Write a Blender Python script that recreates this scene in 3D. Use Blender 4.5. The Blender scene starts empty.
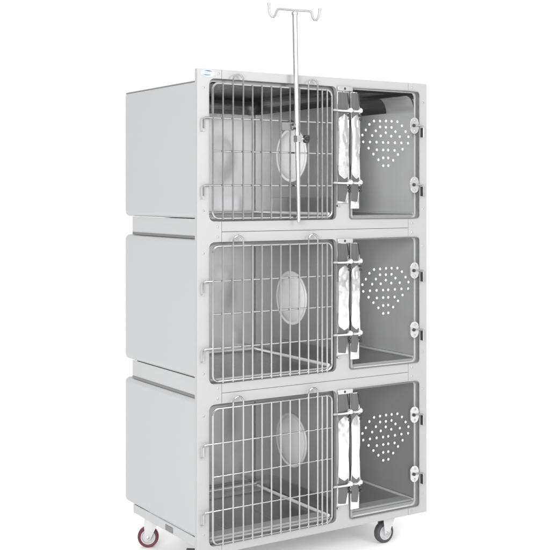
import bpy, bmesh, math, random
from mathutils import Vector, Matrix
random.seed(4)
S = bpy.context.scene
C = S.collection
PI = math.pi

# ------------------------------------------------------------------ materials
def mat(name, col, metallic=0.0, rough=0.5, brush=None, bump=0.0, var=0.04, spec=0.5, coat=0.0):
    m = bpy.data.materials.new(name); m.use_nodes = True
    nt = m.node_tree; n = nt.nodes; l = nt.links
    b = n['Principled BSDF']
    b.inputs['Metallic'].default_value = metallic
    b.inputs['Roughness'].default_value = rough
    b.inputs['Specular IOR Level'].default_value = spec
    b.inputs['Coat Weight'].default_value = coat
    tc = n.new('ShaderNodeTexCoord'); mp = n.new('ShaderNodeMapping')
    mp.inputs['Scale'].default_value = brush or (3, 3, 3)
    l.new(tc.outputs['Object'], mp.inputs['Vector'])
    nz = n.new('ShaderNodeTexNoise'); nz.inputs['Scale'].default_value = 1.0
    nz.inputs['Detail'].default_value = 6; nz.inputs['Roughness'].default_value = 0.6
    l.new(mp.outputs['Vector'], nz.inputs['Vector'])
    cr = n.new('ShaderNodeMapRange')
    cr.inputs['From Min'].default_value = 0.3; cr.inputs['From Max'].default_value = 0.7
    cr.inputs['To Min'].default_value = 1 - var; cr.inputs['To Max'].default_value = 1 + var
    l.new(nz.outputs['Fac'], cr.inputs['Value'])
    mx = n.new('ShaderNodeVectorMath'); mx.operation = 'SCALE'
    mx.inputs[0].default_value = col
    l.new(cr.outputs['Result'], mx.inputs['Scale'])
    l.new(mx.outputs['Vector'], b.inputs['Base Color'])
    rr = n.new('ShaderNodeMapRange')
    rr.inputs['From Min'].default_value = 0.3; rr.inputs['From Max'].default_value = 0.7
    rr.inputs['To Min'].default_value = rough * 0.88; rr.inputs['To Max'].default_value = min(1, rough * 1.12)
    l.new(nz.outputs['Fac'], rr.inputs['Value']); l.new(rr.outputs['Result'], b.inputs['Roughness'])
    if bump:
        bp = n.new('ShaderNodeBump'); bp.inputs['Strength'].default_value = bump
        bp.inputs['Distance'].default_value = 0.001
        l.new(nz.outputs['Fac'], bp.inputs['Height']); l.new(bp.outputs['Normal'], b.inputs['Normal'])
    return m

M = {}
M['face'] = mat('brushed_steel_face', (0.345, 0.345, 0.348), 0.2, 0.48, (6, 6, 260), 0.05, 0.02)
M['side'] = mat('satin_steel_side', (0.375, 0.382, 0.387), 0.3, 0.42, (2, 2.5, 5), 0.0, 0.015)
M['rail'] = mat('rail_steel', (0.41, 0.414, 0.418), 0.4, 0.45, (4, 4, 120), 0.03, 0.03)
M['liner'] = mat('polished_liner_steel', (0.63, 0.63, 0.635), 0.88, 0.21, (60, 60, 2.5), 0.002, 0.015)
M['divider'] = mat('divider_steel', (0.43, 0.43, 0.433), 0.65, 0.38, (80, 80, 3), 0.012, 0.03)
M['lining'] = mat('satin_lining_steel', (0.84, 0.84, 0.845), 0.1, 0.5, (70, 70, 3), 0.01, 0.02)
M['lining_mid_shaded'] = mat('satin_lining_steel_mid_shaded', (0.78, 0.78, 0.785), 0.45, 0.42, (70, 70, 3), 0.01, 0.02)
M['lining_low_shaded'] = mat('satin_lining_steel_low_shaded', (0.44, 0.44, 0.442), 0.5, 0.38, (70, 70, 3), 0.01, 0.02)
M['hook'] = mat('satin_rod_steel', (0.42, 0.42, 0.42), 0.9, 0.35, (60, 60, 60), 0.0, 0.03)
M['plate'] = mat('hinge_plate_steel', (0.50, 0.50, 0.50), 0.6, 0.25, (40, 40, 40), 0.0, 0.03)
M['latch'] = mat('rippled_latch_steel', (0.97, 0.97, 0.97), 0.85, 0.13, (30, 30, 14), 0.0, 0.02)
M['bead'] = mat('satin_latch_steel', (0.62, 0.62, 0.62), 0.8, 0.28, (40, 40, 40), 0.0, 0.03)
M['foot_reflection'] = mat('dark_foot_reflection', (0.40, 0.40, 0.405), 0.9, 0.35, (40, 3, 3), 0.05, 0.1)
M['wire'] = mat('polished_wire_steel', (0.41, 0.41, 0.41), 0.95, 0.18, (30, 30, 30), 0.0, 0.05)
M['pole'] = mat('polished_tube_steel', (0.54, 0.54, 0.54), 0.97, 0.24, (60, 60, 4), 0.0, 0.03)
M['bright'] = mat('mirror_plate_steel', (0.82, 0.82, 0.82), 0.25, 0.2, (8, 8, 30), 0.0, 0.02, coat=0.4)
M['dark_reflection'] = mat('latch_reflection_grey', (0.11, 0.11, 0.112), 0.5, 0.35, (160, 3, 5), 0.05, 0.12)
M['black'] = mat('black_plastic', (0.018, 0.018, 0.02), 0.0, 0.4, (30, 30, 30), 0.1, 0.2)
M['slot'] = mat('dark_recess', (0.03, 0.03, 0.03), 0.2, 0.6, (30, 30, 30), 0.0, 0.2)
M['gasket'] = mat('grey_flange_steel', (0.2, 0.2, 0.203), 0.8, 0.38, (8, 8, 60), 0.03, 0.06)
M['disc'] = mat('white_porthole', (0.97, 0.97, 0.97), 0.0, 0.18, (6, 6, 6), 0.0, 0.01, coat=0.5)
M['disc_mid_shaded'] = mat('white_porthole_mid_shaded', (0.76, 0.76, 0.76), 0.1, 0.22, (6, 6, 6), 0.0, 0.02)
M['disc_low_shaded'] = mat('white_porthole_low_shaded', (0.62, 0.62, 0.62), 0.1, 0.25, (6, 6, 6), 0.0, 0.02)
M['screw'] = mat('screw_steel', (0.45, 0.45, 0.46), 0.9, 0.35, (90, 90, 90), 0.0, 0.1)
M['rubber'] = mat('grey_black_rubber', (0.045, 0.045, 0.048), 0.0, 0.55, (40, 40, 40), 0.1, 0.2)
M['maroon'] = mat('maroon_polyurethane', (0.10, 0.010, 0.022), 0.0, 0.35, (40, 40, 40), 0.05, 0.15)
M['hub'] = mat('grey_plastic_rim', (0.42, 0.42, 0.43), 0.1, 0.4, (40, 40, 40), 0.0, 0.08)
M['zinc'] = mat('zinc_plated_fork', (0.5, 0.5, 0.505), 0.4, 0.32, (30, 30, 30), 0.05, 0.05)
M['badge'] = mat('badge_pale_blue', (0.36, 0.58, 0.80), 0.0, 0.3, (60, 60, 60), 0.0, 0.05)
M['badgew'] = mat('badge_white', (0.88, 0.92, 0.97), 0.0, 0.3, (60, 60, 60), 0.0, 0.02)
M['blue'] = mat('badge_blue', (0.02, 0.065, 0.33), 0.0, 0.3, (60, 60, 60), 0.0, 0.1)
M['tray'] = mat('tray_steel', (0.22, 0.22, 0.223), 0.85, 0.3, (60, 3, 60), 0.01, 0.04)
M['ceil_reflection'] = mat('dark_ceiling_reflection', (0.16, 0.16, 0.163), 0.8, 0.25, (60, 2.5, 60), 0.01, 0.1)
M['vent'] = mat('vent_bead', (0.60, 0.60, 0.60), 0.2, 0.25, (60, 60, 60), 0.0, 0.02)
M['floor'] = mat('white_studio_floor', (0.93, 0.93, 0.93), 0.0, 0.7, (3, 3, 3), 0.0, 0.004, spec=0.2)

_nt = M['latch'].node_tree                      # pressed sheet: slow ripples that break the reflections
_b = _nt.nodes.new('ShaderNodeBump'); _b.inputs['Strength'].default_value = 1.0; _b.inputs['Distance'].default_value = 0.006
_nt.links.new(_nt.nodes['Noise Texture'].outputs['Fac'], _b.inputs['Height'])
_nt.links.new(_b.outputs['Normal'], _nt.nodes['Principled BSDF'].inputs['Normal'])
_nt.nodes['Noise Texture'].inputs['Detail'].default_value = 1.0
_g = _nt.nodes.new('ShaderNodeNewGeometry'); _nt.links.new(_g.outputs['Position'], _nt.nodes['Mapping'].inputs['Vector'])

def glass_mat():
    m = bpy.data.materials.new('tinted_door_glass'); m.use_nodes = True
    nt = m.node_tree; n = nt.nodes; l = nt.links
    n.remove(n['Principled BSDF'])
    out = n['Material Output']
    tr = n.new('ShaderNodeBsdfTransparent'); tr.inputs['Color'].default_value = (0.985, 0.987, 0.987, 1)
    gl = n.new('ShaderNodeBsdfGlossy'); gl.inputs['Roughness'].default_value = 0.03
    gl.inputs['Color'].default_value = (1, 1, 1, 1)
    fr = n.new('ShaderNodeFresnel'); fr.inputs['IOR'].default_value = 1.27
    tc = n.new('ShaderNodeTexCoord'); nz = n.new('ShaderNodeTexNoise'); nz.inputs['Scale'].default_value = 5
    l.new(tc.outputs['Object'], nz.inputs['Vector'])
    bp = n.new('ShaderNodeBump'); bp.inputs['Strength'].default_value = 0.02
    l.new(nz.outputs['Fac'], bp.inputs['Height']); l.new(bp.outputs['Normal'], gl.inputs['Normal'])
    mx = n.new('ShaderNodeMixShader')
    l.new(fr.outputs['Fac'], mx.inputs['Fac']); l.new(tr.outputs[0], mx.inputs[1]); l.new(gl.outputs[0], mx.inputs[2])
    l.new(mx.outputs[0], out.inputs['Surface'])
    return m
M['glass'] = glass_mat()

# ------------------------------------------------------------------ mesh helpers
def link(name, bm, m, parent=None, smooth=True, loc=None):
    me = bpy.data.meshes.new(name)
    bmesh.ops.recalc_face_normals(bm, faces=bm.faces[:])
    bm.to_mesh(me); bm.free()
    me.materials.append(M[m])
    if smooth:
        me.polygons.foreach_set('use_smooth', [True] * len(me.polygons))
        me.set_sharp_from_angle(angle=math.radians(35))
        for p in me.polygons:                       # big flat sheets keep a true flat normal
            if len(p.vertices) > 4 or p.area > 2.5e-4: p.use_smooth = False
    o = bpy.data.objects.new(name, me); C.objects.link(o)
    if parent: o.parent = parent
    if loc: o.location = loc
    return o

def thing(name, label, cat, loc=(0, 0, 0), group=None):
    o = bpy.data.objects.new(name, None); C.objects.link(o)
    o.location = loc; o.empty_display_size = 0.1
    o['label'] = label; o['category'] = cat
    if group: o['group'] = group
    return o

def box(bm, x0, x1, y0, y1, z0, z1, bev=0.0, seg=2):
    g = bmesh.ops.create_cube(bm, size=1)
    vs = g['verts']
    for v in vs:
        v.co = Vector((x0 + (v.co.x + .5) * (x1 - x0), y0 + (v.co.y + .5) * (y1 - y0), z0 + (v.co.z + .5) * (z1 - z0)))
    if bev:
        es = list({e for v in vs for e in v.link_edges})
        bmesh.ops.bevel(bm, geom=es, offset=bev, segments=seg, affect='EDGES', profile=0.5)

def rounded(pts, seg=6):
    """pts: (x, z, r) corner list -> outline with fillets"""
    out = []; n = len(pts)
    for i in range(n):
        x, z, r = pts[i]
        if r <= 0: out.append((x, z)); continue
        p = Vector((x, z)); a = Vector(pts[i - 1][:2]) - p; b = Vector(pts[(i + 1) % n][:2]) - p
        a.normalize(); b.normalize()
        ang = math.acos(max(-1, min(1, a.dot(b))))
        d = r / math.tan(ang / 2)
        p0 = p + a * d; p1 = p + b * d
        c = p + (a + b).normalized() * (r / math.sin(ang / 2))
        a0 = math.atan2(p0.y - c.y, p0.x - c.x); a1 = math.atan2(p1.y - c.y, p1.x - c.x)
        da = a1 - a0
        while da > PI: da -= 2 * PI
        while da < -PI: da += 2 * PI
        for k in range(seg + 1):
            t = a0 + da * k / seg
            out.append((c.x + r * math.cos(t), c.y + r * math.sin(t)))
    return out

def prism(bm, outline, y0, y1, bev=0.0012):
    """outline in x,z extruded from y0 (front) to y1"""
    vs = [bm.verts.new((x, y0, z)) for x, z in outline]
    f = bm.faces.new(vs)
    vb = [bm.verts.new((x, y1, z)) for x, z in outline]
    bm.faces.new(vb[::-1])
    n = len(vs)
    for i in range(n):
        bm.faces.new((vs[i], vb[i], vb[(i + 1) % n], vs[(i + 1) % n]))
    if bev:
        bmesh.ops.bevel(bm, geom=list(f.edges), offset=bev, segments=2, affect='EDGES', profile=0.5)

def ring(bm, o, i, y0, y1):
    """o,i: outlines with equal counts, frame between"""
    n = len(o)
    A = [bm.verts.new((x, y0, z)) for x, z in o]; B = [bm.verts.new((x, y0, z)) for x, z in i]
    A2 = [bm.verts.new((x, y1, z)) for x, z in o]; B2 = [bm.verts.new((x, y1, z)) for x, z in i]
    for k in range(n):
        j = (k + 1) % n
        bm.faces.new((A[k], A[j], B[j], B[k])); bm.faces.new((A2[k], B2[k], B2[j], A2[j]))
        bm.faces.new((B[k], B[j], B2[j], B2[k])); bm.faces.new((A[k], A2[k], A2[j], A[j]))

def rrect(x0, x1, z0, z1, r, seg=6):
    return rounded([(x0, z0, r), (x1, z0, r), (x1, z1, r), (x0, z1, r)], seg)

def tube(bm, pts, r, sides=10, closed=False, radii=None):
    P = [Vector(p) for p in pts]; n = len(P)
    rings = []; prev = None
    for i in range(n):
        if closed: t = (P[(i + 1) % n] - P[i - 1])
        elif i == 0: t = P[1] - P[0]
        elif i == n - 1: t = P[-1] - P[-2]
        else: t = (P[i + 1] - P[i]).normalized() + (P[i] - P[i - 1]).normalized()
        t.normalize()
        if prev is None:
            up = Vector((0, 1, 0)) if abs(t.y) < .9 else Vector((1, 0, 0))
            nrm = (up - t * up.dot(t)).normalized()
        else:
            nrm = (prev - t * prev.dot(t)).normalized()
        prev = nrm; bn = t.cross(nrm)
        rr = radii[i] if radii else r
        rings.append([bm.verts.new(P[i] + (nrm * math.cos(2 * PI * k / sides) + bn * math.sin(2 * PI * k / sides)) * rr) for k in range(sides)])
    m = n if closed else n - 1
    for i in range(m):
        a = rings[i]; b = rings[(i + 1) % n]
        for k in range(sides):
            bm.faces.new((a[k], a[(k + 1) % sides], b[(k + 1) % sides], b[k]))
    if not closed:
        bm.faces.new(rings[0][::-1]); bm.faces.new(rings[-1])

def lathe(bm, prof, axis='y', sides=32, mat4=None, loop=False):
    """prof: (r, h) list, revolved about given axis"""
    rows = []
    for r, h in prof:
        row = []
        for k in range(sides):
            a = 2 * PI * k / sides
            c, s = r * math.cos(a), r * math.sin(a)
            v = Vector((c, h, s)) if axis == 'y' else (Vector((h, c, s)) if axis == 'x' else Vector((c, s, h)))
            if mat4: v = mat4 @ v
            row.append(bm.verts.new(v))
        rows.append(row)
    if loop: rows.append(rows[0])
    for a, b in zip(rows, rows[1:]):
        for k in range(sides):
            bm.faces.new((a[k], a[(k + 1) % sides], b[(k + 1) % sides], b[k]))
    for row in (() if loop else (rows[0], rows[-1])):
        try: bm.faces.new(row)
        except ValueError: pass

def T(x, y, z): return Matrix.Translation((x, y, z))

# ------------------------------------------------------------------ dimensions (metres)
W, H, D, TF = 1.0375, 1.70, 0.597, 0.018
GL, GR, DL, DR = 0.0472, 0.5953, 0.670, 0.9964
SL, SR = 0.0984, 0.9445
BOT = [0.0288, 0.5966, 1.1670]
TOP = [0.5247, 1.0938, 1.6678]
SEAM = [0.0, 0.5622, 1.1299, 1.70]
CZ = [(0.0617, 0.5478), (0.6197, 1.1058), (1.1776, 1.6624)]
RC = 0.017
FLOOR = -0.110

# ------------------------------------------------------------------ rack (uprights, rails, casters)
rack = thing('cage_rack', 'stainless steel rack frame on casters that carries the three stacked cages', 'rack', (W / 2, D / 2, FLOOR))
RT = T(-W / 2, -D / 2, -FLOOR)
def rk(name, bm, m, parent=None, smooth=True):
    bm.transform(RT); return link(name, bm, m, parent or rack, smooth)

bm = bmesh.new()
pts = [(0, 0, 0), (SL - .0006, 0, 0)]
for k in range(3):
    pts += [(SL - .0006, BOT[k], 0), (GL, BOT[k], RC), (GL, TOP[k], RC), (SL - .0006, TOP[k], 0)]
pts += [(SL - .0006, H, 0), (0, H, .002)]
prism(bm, rounded(pts), 0, TF)
up_l = rk('upright', bm, 'face')
bm = bmesh.new()
pts = [(SR + .0006, 0, 0), (W, 0, .002), (W, H, .002), (SR + .0006, H, 0)]
for k in (2, 1, 0):
    pts += [(SR + .0006, TOP[k], 0), (DR, TOP[k], RC), (DR, BOT[k], RC), (SR + .0006, BOT[k], 0)]
prism(bm, rounded(pts), 0, TF)
up_r = rk('upright', bm, 'face')

scr = []
for m_ in SEAM[1:3]:
    for s in (-1, 1):
        scr += [(.081, m_ + s * .0178, 0), (.0235, m_ + s * .0735, 0), (.9615, m_ + s * .0178, 1), (1.016, m_ + s * .0735, 1)]
scr += [(.9627, 1.682, 1), (1.0176, 1.6255, 1), (.0846, 1.686, 0), (.0245, 1.634, 0), (.081, .014, 0), (.0235, .075, 0), (.9615, .014, 1), (1.016, .075, 1)]
for x, z, s in scr:
    bm = bmesh.new()
    lathe(bm, [(.0046, 0), (.0043, -.0008), (.0028, -.0016), (.0012, -.0018), (.0011, -.0010)], 'y', 14, T(x, 0, z))
    rk('screw', bm, 'screw', (up_l, up_r)[s])

# badge on the top left corner
cx, cz = .0415, 1.6857
def ell(a, b, n=36, x=cx, z=cz): return [(x + a * math.cos(2 * PI * k / n), z + b * math.sin(2 * PI * k / n)) for k in range(n)]
bm = bmesh.new(); prism(bm, ell(.0275, .0135), -.0012, -.0002, 0)
badge = rk('badge', bm, 'badge', up_l, False)
badge['label'] = 'small oval blue and white maker badge'
bm = bmesh.new(); prism(bm, ell(.0225, .0095), -.0018, -.0013, 0)
rk('badge_field', bm, 'badgew', badge, False)
def arc(bm, a0, a1, ri, ro, y, sx=2.0, taper=True, n=16, ox=0, oz=0):
    o = []; i = []
    for k in range(n + 1):
        t = k / n; a = math.radians(a0 + (a1 - a0) * t)
        w = math.sin(PI * (0.08 + .84 * t)) if taper else 1
        o.append((cx + ox + sx * ro * math.cos(a), cz + oz + ro * math.sin(a)))
        r2 = ro - (ro - ri) * w
        i.append((cx + ox + sx * r2 * math.cos(a), cz + oz + r2 * math.sin(a)))
    prism(bm, o + i[::-1], y, y + .0004, 0)
bm = bmesh.new()
arc(bm, 20, 150, .0052, .0098, -.0023); arc(bm, 205, 330, .0050, .0092, -.0023, ox=-.003)
for q in range(5):
    x0 = cx - .012 + q * .0055
    prism(bm, [(x0, cz - .0016), (x0 + .0032, cz - .0016), (x0 + .0042, cz + .0016), (x0 + .0010, cz + .0016)], -.0023, -.0019, 0)
rk('emblem', bm, 'blue', badge, False)

# side rails between / below the cabinets (both sides) and their front return
def rail(z0, z1, y1, xa, xb):
    bm = bmesh.new(); box(bm, xa, xb, TF, y1, z0, z1, .0012, 2); return rk('side_rail', bm, 'rail')
for xa, xb in ((.0115, .0145), (W - .0145, W - .0115)):
    rl = {1.1066: rail(1.1075, 1.176, .545, xa, xb), .5486: rail(.5495, .6180, .545, xa, xb)}
    for zz in (1.1066, .5486):
        bm = bmesh.new(); g0 = xa - .0022 if xa < .5 else xb
        box(bm, g0, g0 + .0022, TF + .001, .540, zz, zz + .0095, .0004, 1)
        rk('rail_shade_strip', bm, 'gasket', rl[zz])  # dark strip stands in for the shadow line above the cabinet
    r_ = rail(.0262, .0600, .536, xa, xb)
    s_ = 1 if xa < .5 else -1
    bm = bmesh.new(); xo = xa - .002 if s_ > 0 else xb
    box(bm, xo, xo + .002, .205, .262, .030, .050, .0006, 1)
    rk('rail_splice', bm, 'gasket', r_)
for z0, z1 in ((1.113, 1.170), (.555, .612), (.0262, .055)):
    bm = bmesh.new(); box(bm, .0155, W - .0155, .532, .545, z0, z1, .001, 1); rk('cross_rail', bm, 'rail')
# base cross channels above the casters
for y in (.035, .485):
    bm = bmesh.new(); box(bm, .0155, W - .0155, y, y + .055, .0262, .050, .001, 1); rk('base_channel', bm, 'rail')

# casters
def caster(x, y, yaw, tyre, pedal=False):
    """yaw: heading of the wheel axle"""
    zt = .0255; r = .041
    m4 = T(x, y, 0) @ Matrix.Rotation(yaw, 4, 'Z')
    wc = Vector((.0, .0, FLOOR + r))
    bm = bmesh.new(); box(bm, -.036, .036, -.030, .030, zt - .0045, zt, .001, 1)
    bm.transform(T(x, y, 0)); root = rk('caster', bm, 'zinc')
    for sx in (-1, 1):
        for sy in (-1, 1):
            bm = bmesh.new(); lathe(bm, [(.005, zt - .0046), (.005, zt - .0085), (.002, zt - .009)], 'z', 6, T(x + sx * .029, y + sy * .023, 0))
            rk('mounting_bolt', bm, 'screw', root)
    # crown + bearing + fork (axle along local y)
    off = -.018
    bm = bmesh.new()
    lathe(bm, [(.012, zt - .0048), (.024, zt - .008), (.026, zt - .014), (.022, zt - .020), (.012, zt - .021)], 'z', 24)
    zc = zt - .0215
    box(bm, -.030, .026, -.0215, .0215, zc - .003, zc, .001, 1)
    for s in (-1, 1):
        y0, y1 = (s * .0215, s * .0190)
        out = rounded([(-.030, zc - .002, 0), (.026, zc - .002, 0), (.022, zc - .014, .004), (off + .011, wc.z - .004, .006), (off + .002, wc.z - .012, .007), (off - .010, wc.z - .004, .006), (-.034, zc - .018, .004)], 4)
        prism(bm, out, min(y0, y1), max(y0, y1), .0006)
    bm.transform(m4); rk('fork', bm, 'zinc', root)
    bm = bmesh.new()
    lathe(bm, [(.0278, -.0125), (r - .004, -.0135), (r - .0010, -.0105), (r, -.005), (r, .005), (r - .0010, .0105), (r - .004, .0135), (.0278, .0125)], 'y', 48, T(off, 0, wc.z), True)
    bm.transform(m4); rk('tyre', bm, tyre, root)
    bm = bmesh.new()
    lathe(bm, [(.0, -.0150), (.009, -.0150), (.0105, -.0095), (.022, -.0085), (.0245, -.0125), (.0282, -.0128), (.0282, .0128), (.0245, .0125), (.022, .0085), (.0105, .0095), (.009, .0150), (.0, .0150)], 'y', 48, T(off, 0, wc.z))
    bm.transform(m4); rk('rim', bm, 'hub', root)
    for s in (-1, 1):
        bm = bmesh.new()
        lathe(bm, [(.0062, s * .0216), (.0062, s * .0255), (.0045, s * .0265), (.001, s * .0265)], 'y', 6, T(off, 0, wc.z))
        bm.transform(m4); rk('axle_bolt', bm, 'screw', root)
    if pedal:
        bm = bmesh.new()
        prism(bm, rounded([(-.062, zc - .006, .003), (-.036, zc - .016, .003), (-.026, zc - .012, .003), (-.026, zc + .001, .003), (-.058, zc + .006, .003)], 3), -.017, .017, .001)
        bm.transform(m4); rk('brake_pedal', bm, 'black', root)
    return root
c_fr = caster(.888, .062, 0.0, 'rubber')
c_fr['label'] = 'front caster with dark grey rubber tyre'
c_bl = caster(.080, .505, math.radians(-30), 'maroon')
c_bl['label'] = 'rear caster with maroon tyre'
caster(.060, .062, math.radians(-10), 'rubber', True)
caster(.985, .500, math.radians(8), 'maroon')

# ------------------------------------------------------------------ cages
DOTS = [(.8837, .4066), (.8552, .4072), (.8276, .4077), (.7983, .4065), (.7691, .4052), (.9066, .3917), (.7464, .3917), (.7983, .3839), (.8269, .3832), (.8546, .3835), (.8742, .368), (.9252, .3697), (.9393, .3497), (.7292, .3697), (.7778, .3681), (.8263, .3621), (.8533, .3496), (.8958, .3492), (.7599, .3496), (.8014, .3492), (.7128, .3498), (.7494, .3245), (.717, .324), (.7815, .3246), (.8132, .3242), (.8382, .3242), (.8717, .3242), (.9041, .3248), (.9374, .3244), (.9098, .3003), (.7427, .3005), (.7827, .2951), (.8138, .2952), (.8382, .2951), (.8698, .2947), (.8869, .2787), (.7661, .2781), (.8138, .2647), (.8382, .265), (.8628, .256), (.7902, .2569), (.8138, .2342), (.8389, .2349)]
VX = [.0925, .1335, .1754, .2140, .2535, .2938, .3340, .3745, .4155, .4555, .4967, .5170, .5395]

def white_strip(bm, edge, xl, z0, z1, yb, bow):
    """polished handle sheet: right edge given as (z, x), bowed towards the viewer between the rods"""
    N = 40; fr = []; 
    def ex(z):
        for (a, xa), (b, xb) in zip(edge, edge[1:]):
            if a >= z >= b:
                t = (a - z) / (a - b); t = t * t * (3 - 2 * t); return xa + (xb - xa) * t
        return edge[-1][1]
    rows = []
    for k in range(N + 1):
        z = z0 + (z1 - z0) * k / N
        y = yb - bow * max(0, math.sin(PI * min(1, max(0, (z - .14) / .27)))) ** .8
        x1 = ex(z); xs = [xl, xl + .004, (xl + x1) / 2, x1 - .005, x1]
        cu = [0.002, 0, -.002, -.0006, .004]
        rows.append([bm.verts.new((x, y + c_, z)) for x, c_ in zip(xs, cu)])
    for a, b in zip(rows, rows[1:]):
        for i in range(4): bm.faces.new((a[i], a[i + 1], b[i + 1], b[i]))
    r = bmesh.ops.solidify(bm, geom=bm.faces[:], thickness=.0015)

def build_cage(k, label):
    b = BOT[k]; t = TOP[k]; zb, zt = CZ[k]
    cage = thing('animal_cage', label, 'cage', (W / 2, D / 2, SEAM[k]), 'stacked animal cages')
    RTc = T(-W / 2, -D / 2, -SEAM[k])
    def P(name, bm, m, parent=None, smooth=True):
        bm.transform(RTc); return link(name, bm, m, parent or cage, smooth)
    # front frame (lips + mullion)
    bm = bmesh.new(); g = .0006; zl, zh = SEAM[k] + g * (k > 0), SEAM[k + 1] - g * (k < 2)
    x0, x1 = SL + g, SR - g
    o = rounded([(x0, zl, 0), (x1, zl, 0), (x1, b, 0), (DL, b, RC), (DL, t, RC), (x1, t, 0), (x1, zh, 0), (x0, zh, 0), (x0, t, 0), (GR, t, RC), (GR, b, RC), (x0, b, 0)])
    prism(bm, o, 0, TF)
    ff = P('front_frame', bm, 'face')
    # backing behind the seams
    bm = bmesh.new()
    box(bm, .002, W - .002, TF + .0005, TF + .0015, t - .001 + .006, zh + (.02 if k < 2 else -.004))
    P('seam_backing', bm, 'gasket', ff)
    # cabinet shell
    bm = bmesh.new()
    gc = bmesh.ops.create_cube(bm, size=1)
    for v in gc['verts']:
        v.co = Vector((.001 + (v.co.x + .5) * (W - .002), TF + .002 + (v.co.y + .5) * (D - TF - .002), zb + (v.co.z + .5) * (zt - zb)))
    fr = [f for f in bm.faces if f.calc_center_median().y < TF + .01]
    fe = set(e for f in fr for e in f.edges)
    bmesh.ops.delete(bm, geom=fr, context='FACES')
    es = [e for e in bm.edges if e not in fe]
    bmesh.ops.bevel(bm, geom=es, offset=.018, segments=6, affect='EDGES', profile=.5)
    low = [f for f in bm.faces if f.calc_area() > .2 and f.calc_center_median().z < zb + .004]
    bmesh.ops.delete(bm, geom=low, context='FACES')   # the lining pan closes the underside
    P('cabinet', bm, 'side')
    # inner liner
    zf, zc = b + .010, zt - .006
    bm = bmesh.new()
    gc = bmesh.ops.create_cube(bm, size=1)
    lx0, lx1, ly1 = .030, W - .030, .586
    for v in gc['verts']:
        v.co = Vector((lx0 + (v.co.x + .5) * (lx1 - lx0), .026 + (v.co.y + .5) * (ly1 - .026), zf + (v.co.z + .5) * (zc - zf)))
    fr = [f for f in bm.faces if f.calc_center_median().y < .03]
    fe = set(e for f in fr for e in f.edges)
    bmesh.ops.delete(bm, geom=fr, context='FACES')
    bmesh.ops.bevel(bm, geom=[e for e in bm.edges if e not in fe], offset=.016, segments=5, affect='EDGES', profile=.5)
    P('liner', bm, 'liner')
    bm = bmesh.new(); box(bm, W - .0345, W - .0315, .030, .570, zf + .014, zc - .014, .001, 1)
    P('side_lining', bm, ('lining_low_shaded', 'lining_mid_shaded', 'lining')[k])  # darker grey on lower tiers paints in the light fall-off
    # gasket flange rings behind the openings
    bm = bmesh.new()
    ring(bm, rrect(GL - .030, GR + .036, zl + .004, zh - .004 if k < 2 else t + .02, .004), rrect(GL + .010, GR - .006, b + .008, t - .010, RC), TF + .003, TF + .006)
    P('opening_flange', bm, 'gasket')
    bm = bmesh.new()
    ring(bm, rrect(DL - .034, DR + .012, zl + .005, zh - .005 if k < 2 else t + .02, .004), rrect(DL + .004, DR - .005, b + .004, t - .005, RC), TF + .0035, TF + .0065)
    P('opening_flange', bm, 'lining')
    # divider with a round porthole
    bm = bmesh.new(); box(bm, .597, .605, .028, .583, zf + .002, zc - .002, .001, 1)
    dv = P('divider', bm, 'divider')
    bm = bmesh.new()
    pf = [(.1080, 0), (.1080, .0035), (.1045, .005), (.100, .0035), (.0965, .0030), (.088, .0085), (.070, .0135), (.045, .0170), (.02, .0185), (.001, .019)]
    lathe(bm, [(r, -.0040 - h) for r, h in pf[::-1]] + [(r, .0040 + h) for r, h in pf], 'x', 56, T(.601, .308, b + .2515))
    pt = P('porthole', bm, ('disc_low_shaded', 'disc_mid_shaded', 'disc')[k], dv)  # same white disc, painted greyer where lower tiers get less light
    bm = bmesh.new(); box(bm, .5925, .5965, .030, .470, zf + .004, zf + .072, .001, 1)
    P('foot_reflection_strip', bm, 'foot_reflection', dv)  # dark strip stands in for the floor mirrored in the divider foot
    # tray on the floor with a bright rolled rim
    bm = bmesh.new(); box(bm, .036, .588, .0268, .576, zf + .001, zf + .004, .001, 1)
    tray = P('floor_tray', bm, 'tray')
    bm = bmesh.new(); box(bm, .036, .588, .0246, .0262, b + .0015, zf + .0045, .0005, 1); P('tray_lip', bm, 'face', tray)
    bm = bmesh.new(); box(bm, .614, W - .0375, .0268, .576, zf + .001, zf + .004, .001, 1)
    tr2 = P('floor_tray', bm, 'tray')
    bm = bmesh.new()
    tube(bm, [(W - .0440, .030, zf + .009), (W - .0440, .560, zf + .009), (W - .052, .569, zf + .009), (.624, .569, zf + .009), (.618, .560, zf + .009), (.618, .030, zf + .009)], .0055, 12)
    P('tray_rim', bm, 'bright', tr2)
    bm = bmesh.new(); box(bm, .614, W - .0375, .0249, .0263, b + .0015, zf + .0045, .0005, 1); P('tray_lip', bm, 'face', tr2)
    bm = bmesh.new()
    tube(bm, [(.580, .030, zf + .010), (.580, .560, zf + .010), (.572, .569, zf + .009), (.046, .569, zf + .009), (.038, .560, zf + .009), (.038, .030, zf + .009)], .0072, 12)
    P('tray_rim', bm, 'bright', tray)
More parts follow.
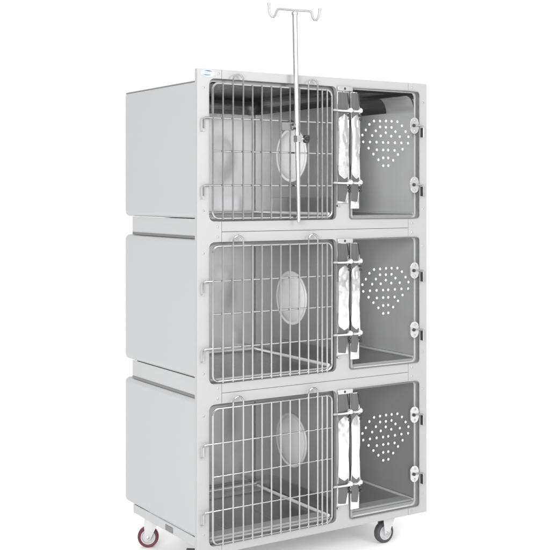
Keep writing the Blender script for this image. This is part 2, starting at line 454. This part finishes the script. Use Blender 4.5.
    if k == 2:
        def hood(xa, xb, ya, yb, m_):
            bm = bmesh.new(); gc = bmesh.ops.create_cube(bm, size=1)
            za, zb_ = zc - .062, zc - .002
            for v in gc['verts']:
                v.co = Vector((xa + (v.co.x + .5) * (xb - xa), ya + (v.co.y + .5) * (yb - ya), za + (v.co.z + .5) * (zb_ - za)))
            dl_ = [f for f in bm.faces if f.calc_center_median().y < ya + .001 or f.calc_center_median().z < za + .001 or (yb < .3 and f.calc_center_median().y > yb - .001)]
            fe = set(e for f in dl_ for e in f.edges)
            bmesh.ops.delete(bm, geom=dl_, context='FACES')
            es = [e for e in bm.edges if (e not in fe)]
            es = [e for e in bm.edges if len(e.link_faces) == 2]
            bmesh.ops.bevel(bm, geom=es, offset=.042, segments=8, affect='EDGES', profile=.5)
            P('ceiling_reflection_panel', bm, m_)  # dark colour stands in for dark reflections in the ceiling
        hood(.036, .595, .032, .580, 'ceil_reflection')
        hood(.608, W - .0365, .032, .580, 'ceil_reflection')
        bm = bmesh.new()
        pr = [(.862, zc - .0040)] + [(W - .0815 + .0415 * math.sin(q * PI / 16), zc - .0665 + .0625 * math.cos(q * PI / 16)) for q in range(9)]
        ra = [bm.verts.new((x, .031, z)) for x, z in pr]; rb = [bm.verts.new((x, .205, z)) for x, z in pr]
        for q in range(len(pr) - 1): bm.faces.new((ra[q], ra[q + 1], rb[q + 1], rb[q]))
        bmesh.ops.solidify(bm, geom=bm.faces[:], thickness=.0008)
        P('ceiling_glint_plate', bm, 'disc')  # white sheet stands in for a bright reflection on the ceiling
        bm = bmesh.new(); tube(bm, [(.0045, .024, zt - .0062), (.0045, D - .014, zt - .0062)], .0026, 8)
        P('top_edge_line', bm, 'gasket')  # thin dark line along the cabinet's top side edge
    # ---- wire gate
    yg = -.0130
    bm = bmesh.new()
    OL = rrect(.0544, .5647, b + .0115, b + .4835, .022, 6)
    tube(bm, [(x, yg, z) for x, z in OL], .0040, 10, True)
    for i, x in enumerate(VX):
        top = b + .4835
        tube(bm, [(x, yg - .0048, b + .006), (x, yg - .0048, top + .001)], .0032, 10)
    for h in (.362, .2465, .127):
        tube(bm, [(.0544, yg, b + h), (.5647, yg, b + h)], .0030, 8)
    gate = P('gate', bm, 'wire')
    for xa, xb in ((VX[1], VX[2]), (VX[9], VX[10])):
        bm = bmesh.new(); c_ = (xa + xb) / 2; r = (xb - xa) / 2
        pts = [(xa, yg - .005, b + .482)] + [(c_ - r * math.cos(PI * q / 10), yg - .0055, b + .4985 + r * math.sin(PI * q / 10)) for q in range(11)] + [(xb, yg - .005, b + .482)]
        tube(bm, pts, .0031, 10); P('lifting_loop', bm, 'wire', gate)
    for h in (.362, .127):
        bm = bmesh.new()
        pts = [(.0544, yg, b + h), (.0260, yg, b + h)] + [(.0260 - .009 * math.sin(q * PI / 8), yg, b + h - .009 + .009 * math.cos(q * PI / 8)) for q in range(1, 5)] + [(.017, yg, b + h - .038)]
        tube(bm, pts, .0034, 10); P('hinge_pin', bm, 'wire', gate)
        bm = bmesh.new()
        box(bm, .0135, .0205, yg - .001, -.0003, b + h - .0475, b + h - .0440, .0005, 1)
        P('hinge_socket', bm, 'face', ff)
    # ---- glass door
    bm = bmesh.new()
    prism(bm, rrect(DL - .012, DR - .003, b + .004, t - .004, .010), -.0060, -.0010, .0006)
    # keep the sheet in front of the frame plane only where it meets the mullion
    door = P('glass_door', bm, 'glass')
    bm = bmesh.new()
    ring(bm, rrect(DL - .0150, DR - .0004, b + .0004, t - .0004, .012), rrect(DL - .0118, DR - .0032, b + .0042, t - .0042, .0098), -.0052, -.0008)
    P('door_gasket', bm, 'gasket', door)
    bm = bmesh.new()
    for x, z in DOTS:
        lathe(bm, [(.0051, -.0061), (.0050, -.0068), (.0044, -.0074), (.0034, -.0078), (.0020, -.0080), (.0004, -.0081)], 'y', 14, T(x, 0, z - BOT[0] + b))
    P('vent_holes', bm, 'vent', door)
    for h in (.3655, .1325):
        bm = bmesh.new()
        prism(bm, rounded([(.9477, b + h - .032, .0195), (.9880, b + h - .032, .0195), (.9880, b + h + .032, .0195), (.9477, b + h + .032, .0195)], 8), -.0110, -.0062, .0014)
        hg = P('door_hinge', bm, 'plate', door)
        for dx, dz in ((.002, .020), (0, -.021)):
            bm = bmesh.new()
            lathe(bm, [(.0048, -.0111), (.0045, -.0122), (.0018, -.0128)], 'y', 12, T(.968 + dx, 0, b + h + dz))
            P('hinge_screw', bm, 'screw', hg)
        bm = bmesh.new()
        pts = [(.962, -.0145, b + h), (1.000, -.0145, b + h)] + [(1.0 + .009 * math.sin(q * PI / 8), -.0145, b + h - .009 + .009 * math.cos(q * PI / 8)) for q in range(1, 5)] + [(1.009, -.0145, b + h - .046)]
        tube(bm, pts, .0034, 10); P('hinge_pin', bm, 'wire', hg)
        bm = bmesh.new()
        box(bm, 1.0055, 1.0125, -.0110, -.0004, b + h - .045, b + h - .008, .001, 1)
        P('hinge_socket', bm, 'slot', ff)
        bm = bmesh.new(); lathe(bm, [(.0065, -.0111), (.006, -.017), (.002, -.0185)], 'y', 12, T(.962, 0, b + h)); P('pin_boss', bm, 'slot', hg)
    # ---- latches: one beside the gate, one on the glass edge
    for q, (xl, xr, par, yb) in enumerate(((.5962, .6515, cage, -.0062), (.6530, .6975, door, -.0125))):
        w = xr - xl
        bm = bmesh.new()
        ed = [(.485, xr - .010), (.44, xr - .001), (.415, xr + .004), (.395, xr + .004), (.36, xr - .002), (.30, xr - .004), (.25, xr - .007), (.21, xr - .003), (.165, xr + .001), (.145, xr + .005), (.125, xr + .005), (.10, xr - .001), (.04, xr - .001)]
        white_strip(bm, ed, xl, .041 if q else .062, .482, yb, .010)
        bm.transform(T(0, 0, b))
        lt = P('latch', bm, 'latch', par)
        yp = yb - .0022
        for up in (1, 0):
            hr = .410 if up else .138
            bm = bmesh.new()
            if up:
                o = [(xl + .001, .4815), (xl + .001, .338 if not q else .352), (xl + w * .42, .334 if not q else .338), (xl + w * .66, .337), (xl + w * .80, .372), (xl + w * .84, .392), (xl + w * .70, .408), (xl + w * .80, .424), (xr - .008, .440), (xr - .014, .478)]
            else:
                top = .2135
                o = [(xl + .001, top if not q else top - .018), (xl + .001, .070), (xl + w * .62, .066), (xl + w * .74, .098), (xl + w * .84, .122), (xl + w * .68, .137), (xl + w * .84, .152), (xr - .010, .170), (xl + w * (.70 if not q else .76), top + (0 if not q else .008))]
            o = [(x + (.0015 * math.sin(7 * z + k * 2.1 + q)), z + (.008 * math.sin(k * 2.3 + q * 1.7 + up) if .20 < z < .37 else 0), .003) for x, z in o]
            prism(bm, rounded([(x, z + b, r) for x, z, r in o][::-1], 3), yp - .0020, yp, .0006)
            P('latch_reflection', bm, 'dark_reflection', lt)  # grey plate stands in for a dark reflection in the polished latch
            # dark slit and the two spring pins beside each pad
            if up:
                bm = bmesh.new()
                prism(bm, [(xr - .0150, b + .478), (xr - .0100, b + .478), (xr - .0030, b + .438), (xr - .0082, b + .436)][::-1], yp - .0032, yp + .001, .0003)
                P('latch_slit', bm, 'black', lt)
            for dz, dx in ((-.017, -.005), (-.030, -.002)):
                bm = bmesh.new()
                lathe(bm, [(.0060, yp - .001), (.0056, yp - .007), (.002, yp - .008)], 'y', 10, T(xr + dx, 0, b + hr + dz))
                P('latch_pin', bm, 'black', lt)
            # bolt with flared end
            bm = bmesh.new(); xs = (.5690 if q == 0 else xl + .004)
            pts = [(xs, -.0175, b + hr), (xl + w * .35, -.0185, b + hr - .001), (xl + w * .62, -.0190, b + hr - .001), (xl + w * .80, -.0180, b + hr + .001), (xr - .002, -.0165, b + hr + .003), (xr + .003, -.0150, b + hr + .004)]
            tube(bm, pts, .004, 12, False, [.0036, .0040, .0046, .0075, .0108, .0085])
            P('latch_bolt', bm, 'bead', lt)
            bm = bmesh.new()
            tube(bm, [(xs + .0005, -.0176, b + hr + .0008), (xs + .018, -.0180, b + hr + .0004)], .0047, 12)
            P('bolt_sleeve', bm, 'screw', lt)
    # small top bracket with a dark hole, small stud under the gate latch
    bm = bmesh.new(); box(bm, .597, .665, -.0100, -.0004, t - .016, t + .001, .001, 1); br = P('latch_bracket', bm, 'plate', ff)
    bm = bmesh.new(); lathe(bm, [(.005, -.0101), (.0045, -.0108)], 'y', 10, T(.628, 0, t - .0075)); P('bracket_hole', bm, 'slot', br)
    bm = bmesh.new(); lathe(bm, [(.0045, 0), (.0045, -.012), (.003, -.014)], 'y', 10, T(.5985, 0, b + .052)); P('gate_stop', bm, 'screw', ff)
    return cage

build_cage(2, 'top stainless steel animal cage, directly under the drip stand hooks')
build_cage(1, 'middle stainless steel animal cage, sandwiched between the other two cages')
build_cage(0, 'bottom stainless steel animal cage, lowest in the stack just above the casters')

# ------------------------------------------------------------------ drip stand
st = thing('drip_stand', 'slim steel drip stand pole with two hooks clamped to the top cage gate', 'drip stand', (.404, -.030, 1.1612))
ST = T(-.404, .030, -1.1612)
def sp(name, bm, m, parent=None):
    bm.transform(ST); return link(name, bm, m, parent or st)
bm = bmesh.new()
tube(bm, [(.4042, -.030, 1.1590), (.4041, -.030, 1.1615), (.4000, -.030, 1.34), (.3960, -.030, 1.50), (.3955, -.030, 1.515), (.3870, -.030, 1.905), (.3866, -.030, 1.924), (.3865, -.030, 1.928)], .009, 24, False, [.0045, .0070, .0075, .0078, .0088, .0094, .0096, .0070])
sp('pole', bm, 'pole')
bm = bmesh.new()
pts = [(.2745, -.031, 1.943), (.2745, -.032, 1.925), (.2775, -.033, 1.908), (.2850, -.034, 1.899), (.2935, -.034, 1.899), (.3010, -.033, 1.907), (.3065, -.032, 1.920), (.3130, -.031, 1.928), (.3220, -.030, 1.9305), (.3860, -.030, 1.9315),
       (.4500, -.030, 1.934), (.4590, -.030, 1.932), (.4640, -.029, 1.922), (.4680, -.028, 1.911), (.4755, -.028, 1.9035), (.4845, -.028, 1.904), (.4920, -.028, 1.914), (.4960, -.029, 1.929), (.4985, -.029, 1.944)]
tube(bm, pts, .0040, 12); sp('hook_bar', bm, 'hook')
bm = bmesh.new()
tube(bm, [(.2745, -.031, 1.941), (.2745, -.031, 1.947)], .0052, 12)
sp('hook_tip', bm, 'hook'); bm = bmesh.new()
tube(bm, [(.4984, -.029, 1.942), (.4990, -.029, 1.948)], .0052, 12); sp('hook_tip', bm, 'hook')
bm = bmesh.new()
lathe(bm, [(.0098, -.006), (.0118, -.004), (.0118, .004), (.0098, .006)], 'z', 20, T(.3866, -.030, 1.919)); sp('collar', bm, 'pole')
bm = bmesh.new()
box(bm, .334, .386, -.0260, -.0205, 1.494, 1.523, .0015, 2)
box(bm, .372, .392, -.0325, -.0260, 1.498, 1.518, .0015, 2)
cl = sp('clamp', bm, 'gasket')
for x, z in ((.375, 1.515), (.383, 1.501)):
    bm = bmesh.new(); lathe(bm, [(.0045, -.0326), (.0045, -.0365), (.002, -.0375)], 'y', 6, T(x, 0, z))
    sp('clamp_bolt', bm, 'slot', cl)
bm = bmesh.new()
box(bm, .388, .409, -.0440, -.0190, 1.452, 1.476, .002, 2)
tube(bm, [(.402, -.032, 1.4645), (.430, -.034, 1.4645)], .0042, 12)
bs = sp('knob_bracket', bm, 'pole')
bm = bmesh.new()
box(bm, .4095, .4125, -.038, -.028, 1.456, 1.474, .0008, 1)
sp('washer', bm, 'black', bs)
bm = bmesh.new()
n = 60; rows = []
for h, s in ((.424, .55), (.426, .85), (.430, 1.0), (.440, 1.0), (.444, .85), (.446, .5)):
    rows.append([bm.verts.new((h, -.034 + (.0125 + .0026 * math.cos(6 * 2 * PI * i / n)) * s * math.cos(2 * PI * i / n), 1.4645 + (.0135 + .0026 * math.cos(6 * 2 * PI * i / n)) * s * math.sin(2 * PI * i / n))) for i in range(n)])
for a, b_ in zip(rows, rows[1:]):
    for i in range(n): bm.faces.new((a[i], a[(i + 1) % n], b_[(i + 1) % n], b_[i]))
bm.faces.new(rows[0]); bm.faces.new(rows[-1])
kn = sp('clamp_knob', bm, 'black')
bm = bmesh.new(); lathe(bm, [(.0045, 0), (.0045, .002), (.002, .003)], 'x', 12, T(.4462, -.034, 1.4645)); sp('knob_cap', bm, 'wire', kn)
bm = bmesh.new(); lathe(bm, [(.0048, 0), (.0048, -.004), (.0015, -.005)], 'x', 12, T(.4235, -.034, 1.4645)); sp('knob_nut', bm, 'wire', kn)

# ------------------------------------------------------------------ floor, world, lights, camera
bm = bmesh.new()
bmesh.ops.create_circle(bm, cap_ends=True, segments=96, radius=90)
bm.transform(T(0, 0, FLOOR))
fl = link('floor', bm, 'floor', None, False); fl['kind'] = 'structure'; 

w = bpy.data.worlds.new('World'); S.world = w; w.use_nodes = True
nt = w.node_tree; n = nt.nodes; l = nt.links
bg = n['Background']
tc = n.new('ShaderNodeTexCoord'); sx = n.new('ShaderNodeSeparateXYZ'); l.new(tc.outputs['Generated'], sx.inputs[0])
# unseen surround: white behind and above, dimmed behind camera to darken metal reflections
def mr(src, a, b_, c_, d_):
    m = n.new('ShaderNodeMapRange'); m.interpolation_type = 'SMOOTHSTEP'
    m.inputs['From Min'].default_value = a; m.inputs['From Max'].default_value = b_
    m.inputs['To Min'].default_value = c_; m.inputs['To Max'].default_value = d_
    l.new(src, m.inputs['Value']); return m.outputs['Result']
def mth(op, a, b_):
    m = n.new('ShaderNodeMath'); m.operation = op
    for i, v in enumerate((a, b_)):
        if isinstance(v, (int, float)): m.inputs[i].default_value = v
        else: l.new(v, m.inputs[i])
    return m.outputs[0]
dt = mth('ADD', mth('MULTIPLY', sx.outputs['X'], .68), mth('MULTIPLY', sx.outputs['Y'], .73))
back = mr(dt, .05, .40, 0.48, 1.02)
up_ = mr(sx.outputs['Z'], .15, .55, 0.0, 1.35)
val = mth('MAXIMUM', back, up_)
cmb = n.new('ShaderNodeCombineColor')
for i in range(3): l.new(val, cmb.inputs[i])
l.new(cmb.outputs[0], bg.inputs['Color']); bg.inputs['Strength'].default_value = 1.0

def area(name, loc, target, sx_, sy_, e, col=(1, 1, 1)):
    d = bpy.data.lights.new(name, 'AREA'); d.shape = 'RECTANGLE'; d.size = sx_; d.size_y = sy_; d.energy = e; d.color = col
    o = bpy.data.objects.new(name, d); C.objects.link(o); o.location = loc
    o.rotation_euler = (Vector(target) - Vector(loc)).to_track_quat('-Z', 'Y').to_euler()
    return o
area('added_left_area', (-4.9, -5.0, 2.6), (.5, .2, .9), 3.4, 3.2, 580)  # added unseen lamp, lights divider and porthole through the gates
area('added_front_area', (1.6, -4.2, 2.4), (.6, 0, .6), 1.8, 1.8, 75)  # added unseen lamp, brightens the front faces and floor

cd = bpy.data.cameras.new('camera'); cam = bpy.data.objects.new('camera', cd); C.objects.link(cam)
cam.location = (-1.8491, -3.3709, 1.26347)
cam.rotation_euler = (PI / 2, 0, -math.radians(32.767))
cd.sensor_width = 36; cd.lens = 1105.27 / 550 * 36
cd.shift_y = -(275 - 193.936) / 550
cd.clip_start = .05; cd.clip_end = 500
S.camera = cam
S.view_settings.view_transform = 'Standard'; S.view_settings.look = 'None'
S.view_settings.exposure = 0; S.view_settings.gamma = 1
S.render.resolution_x = 1024; S.render.resolution_y = 1024
S.cycles.max_bounces = 14; S.cycles.glossy_bounces = 8; S.cycles.transparent_max_bounces = 16; S.cycles.diffuse_bounces = 5
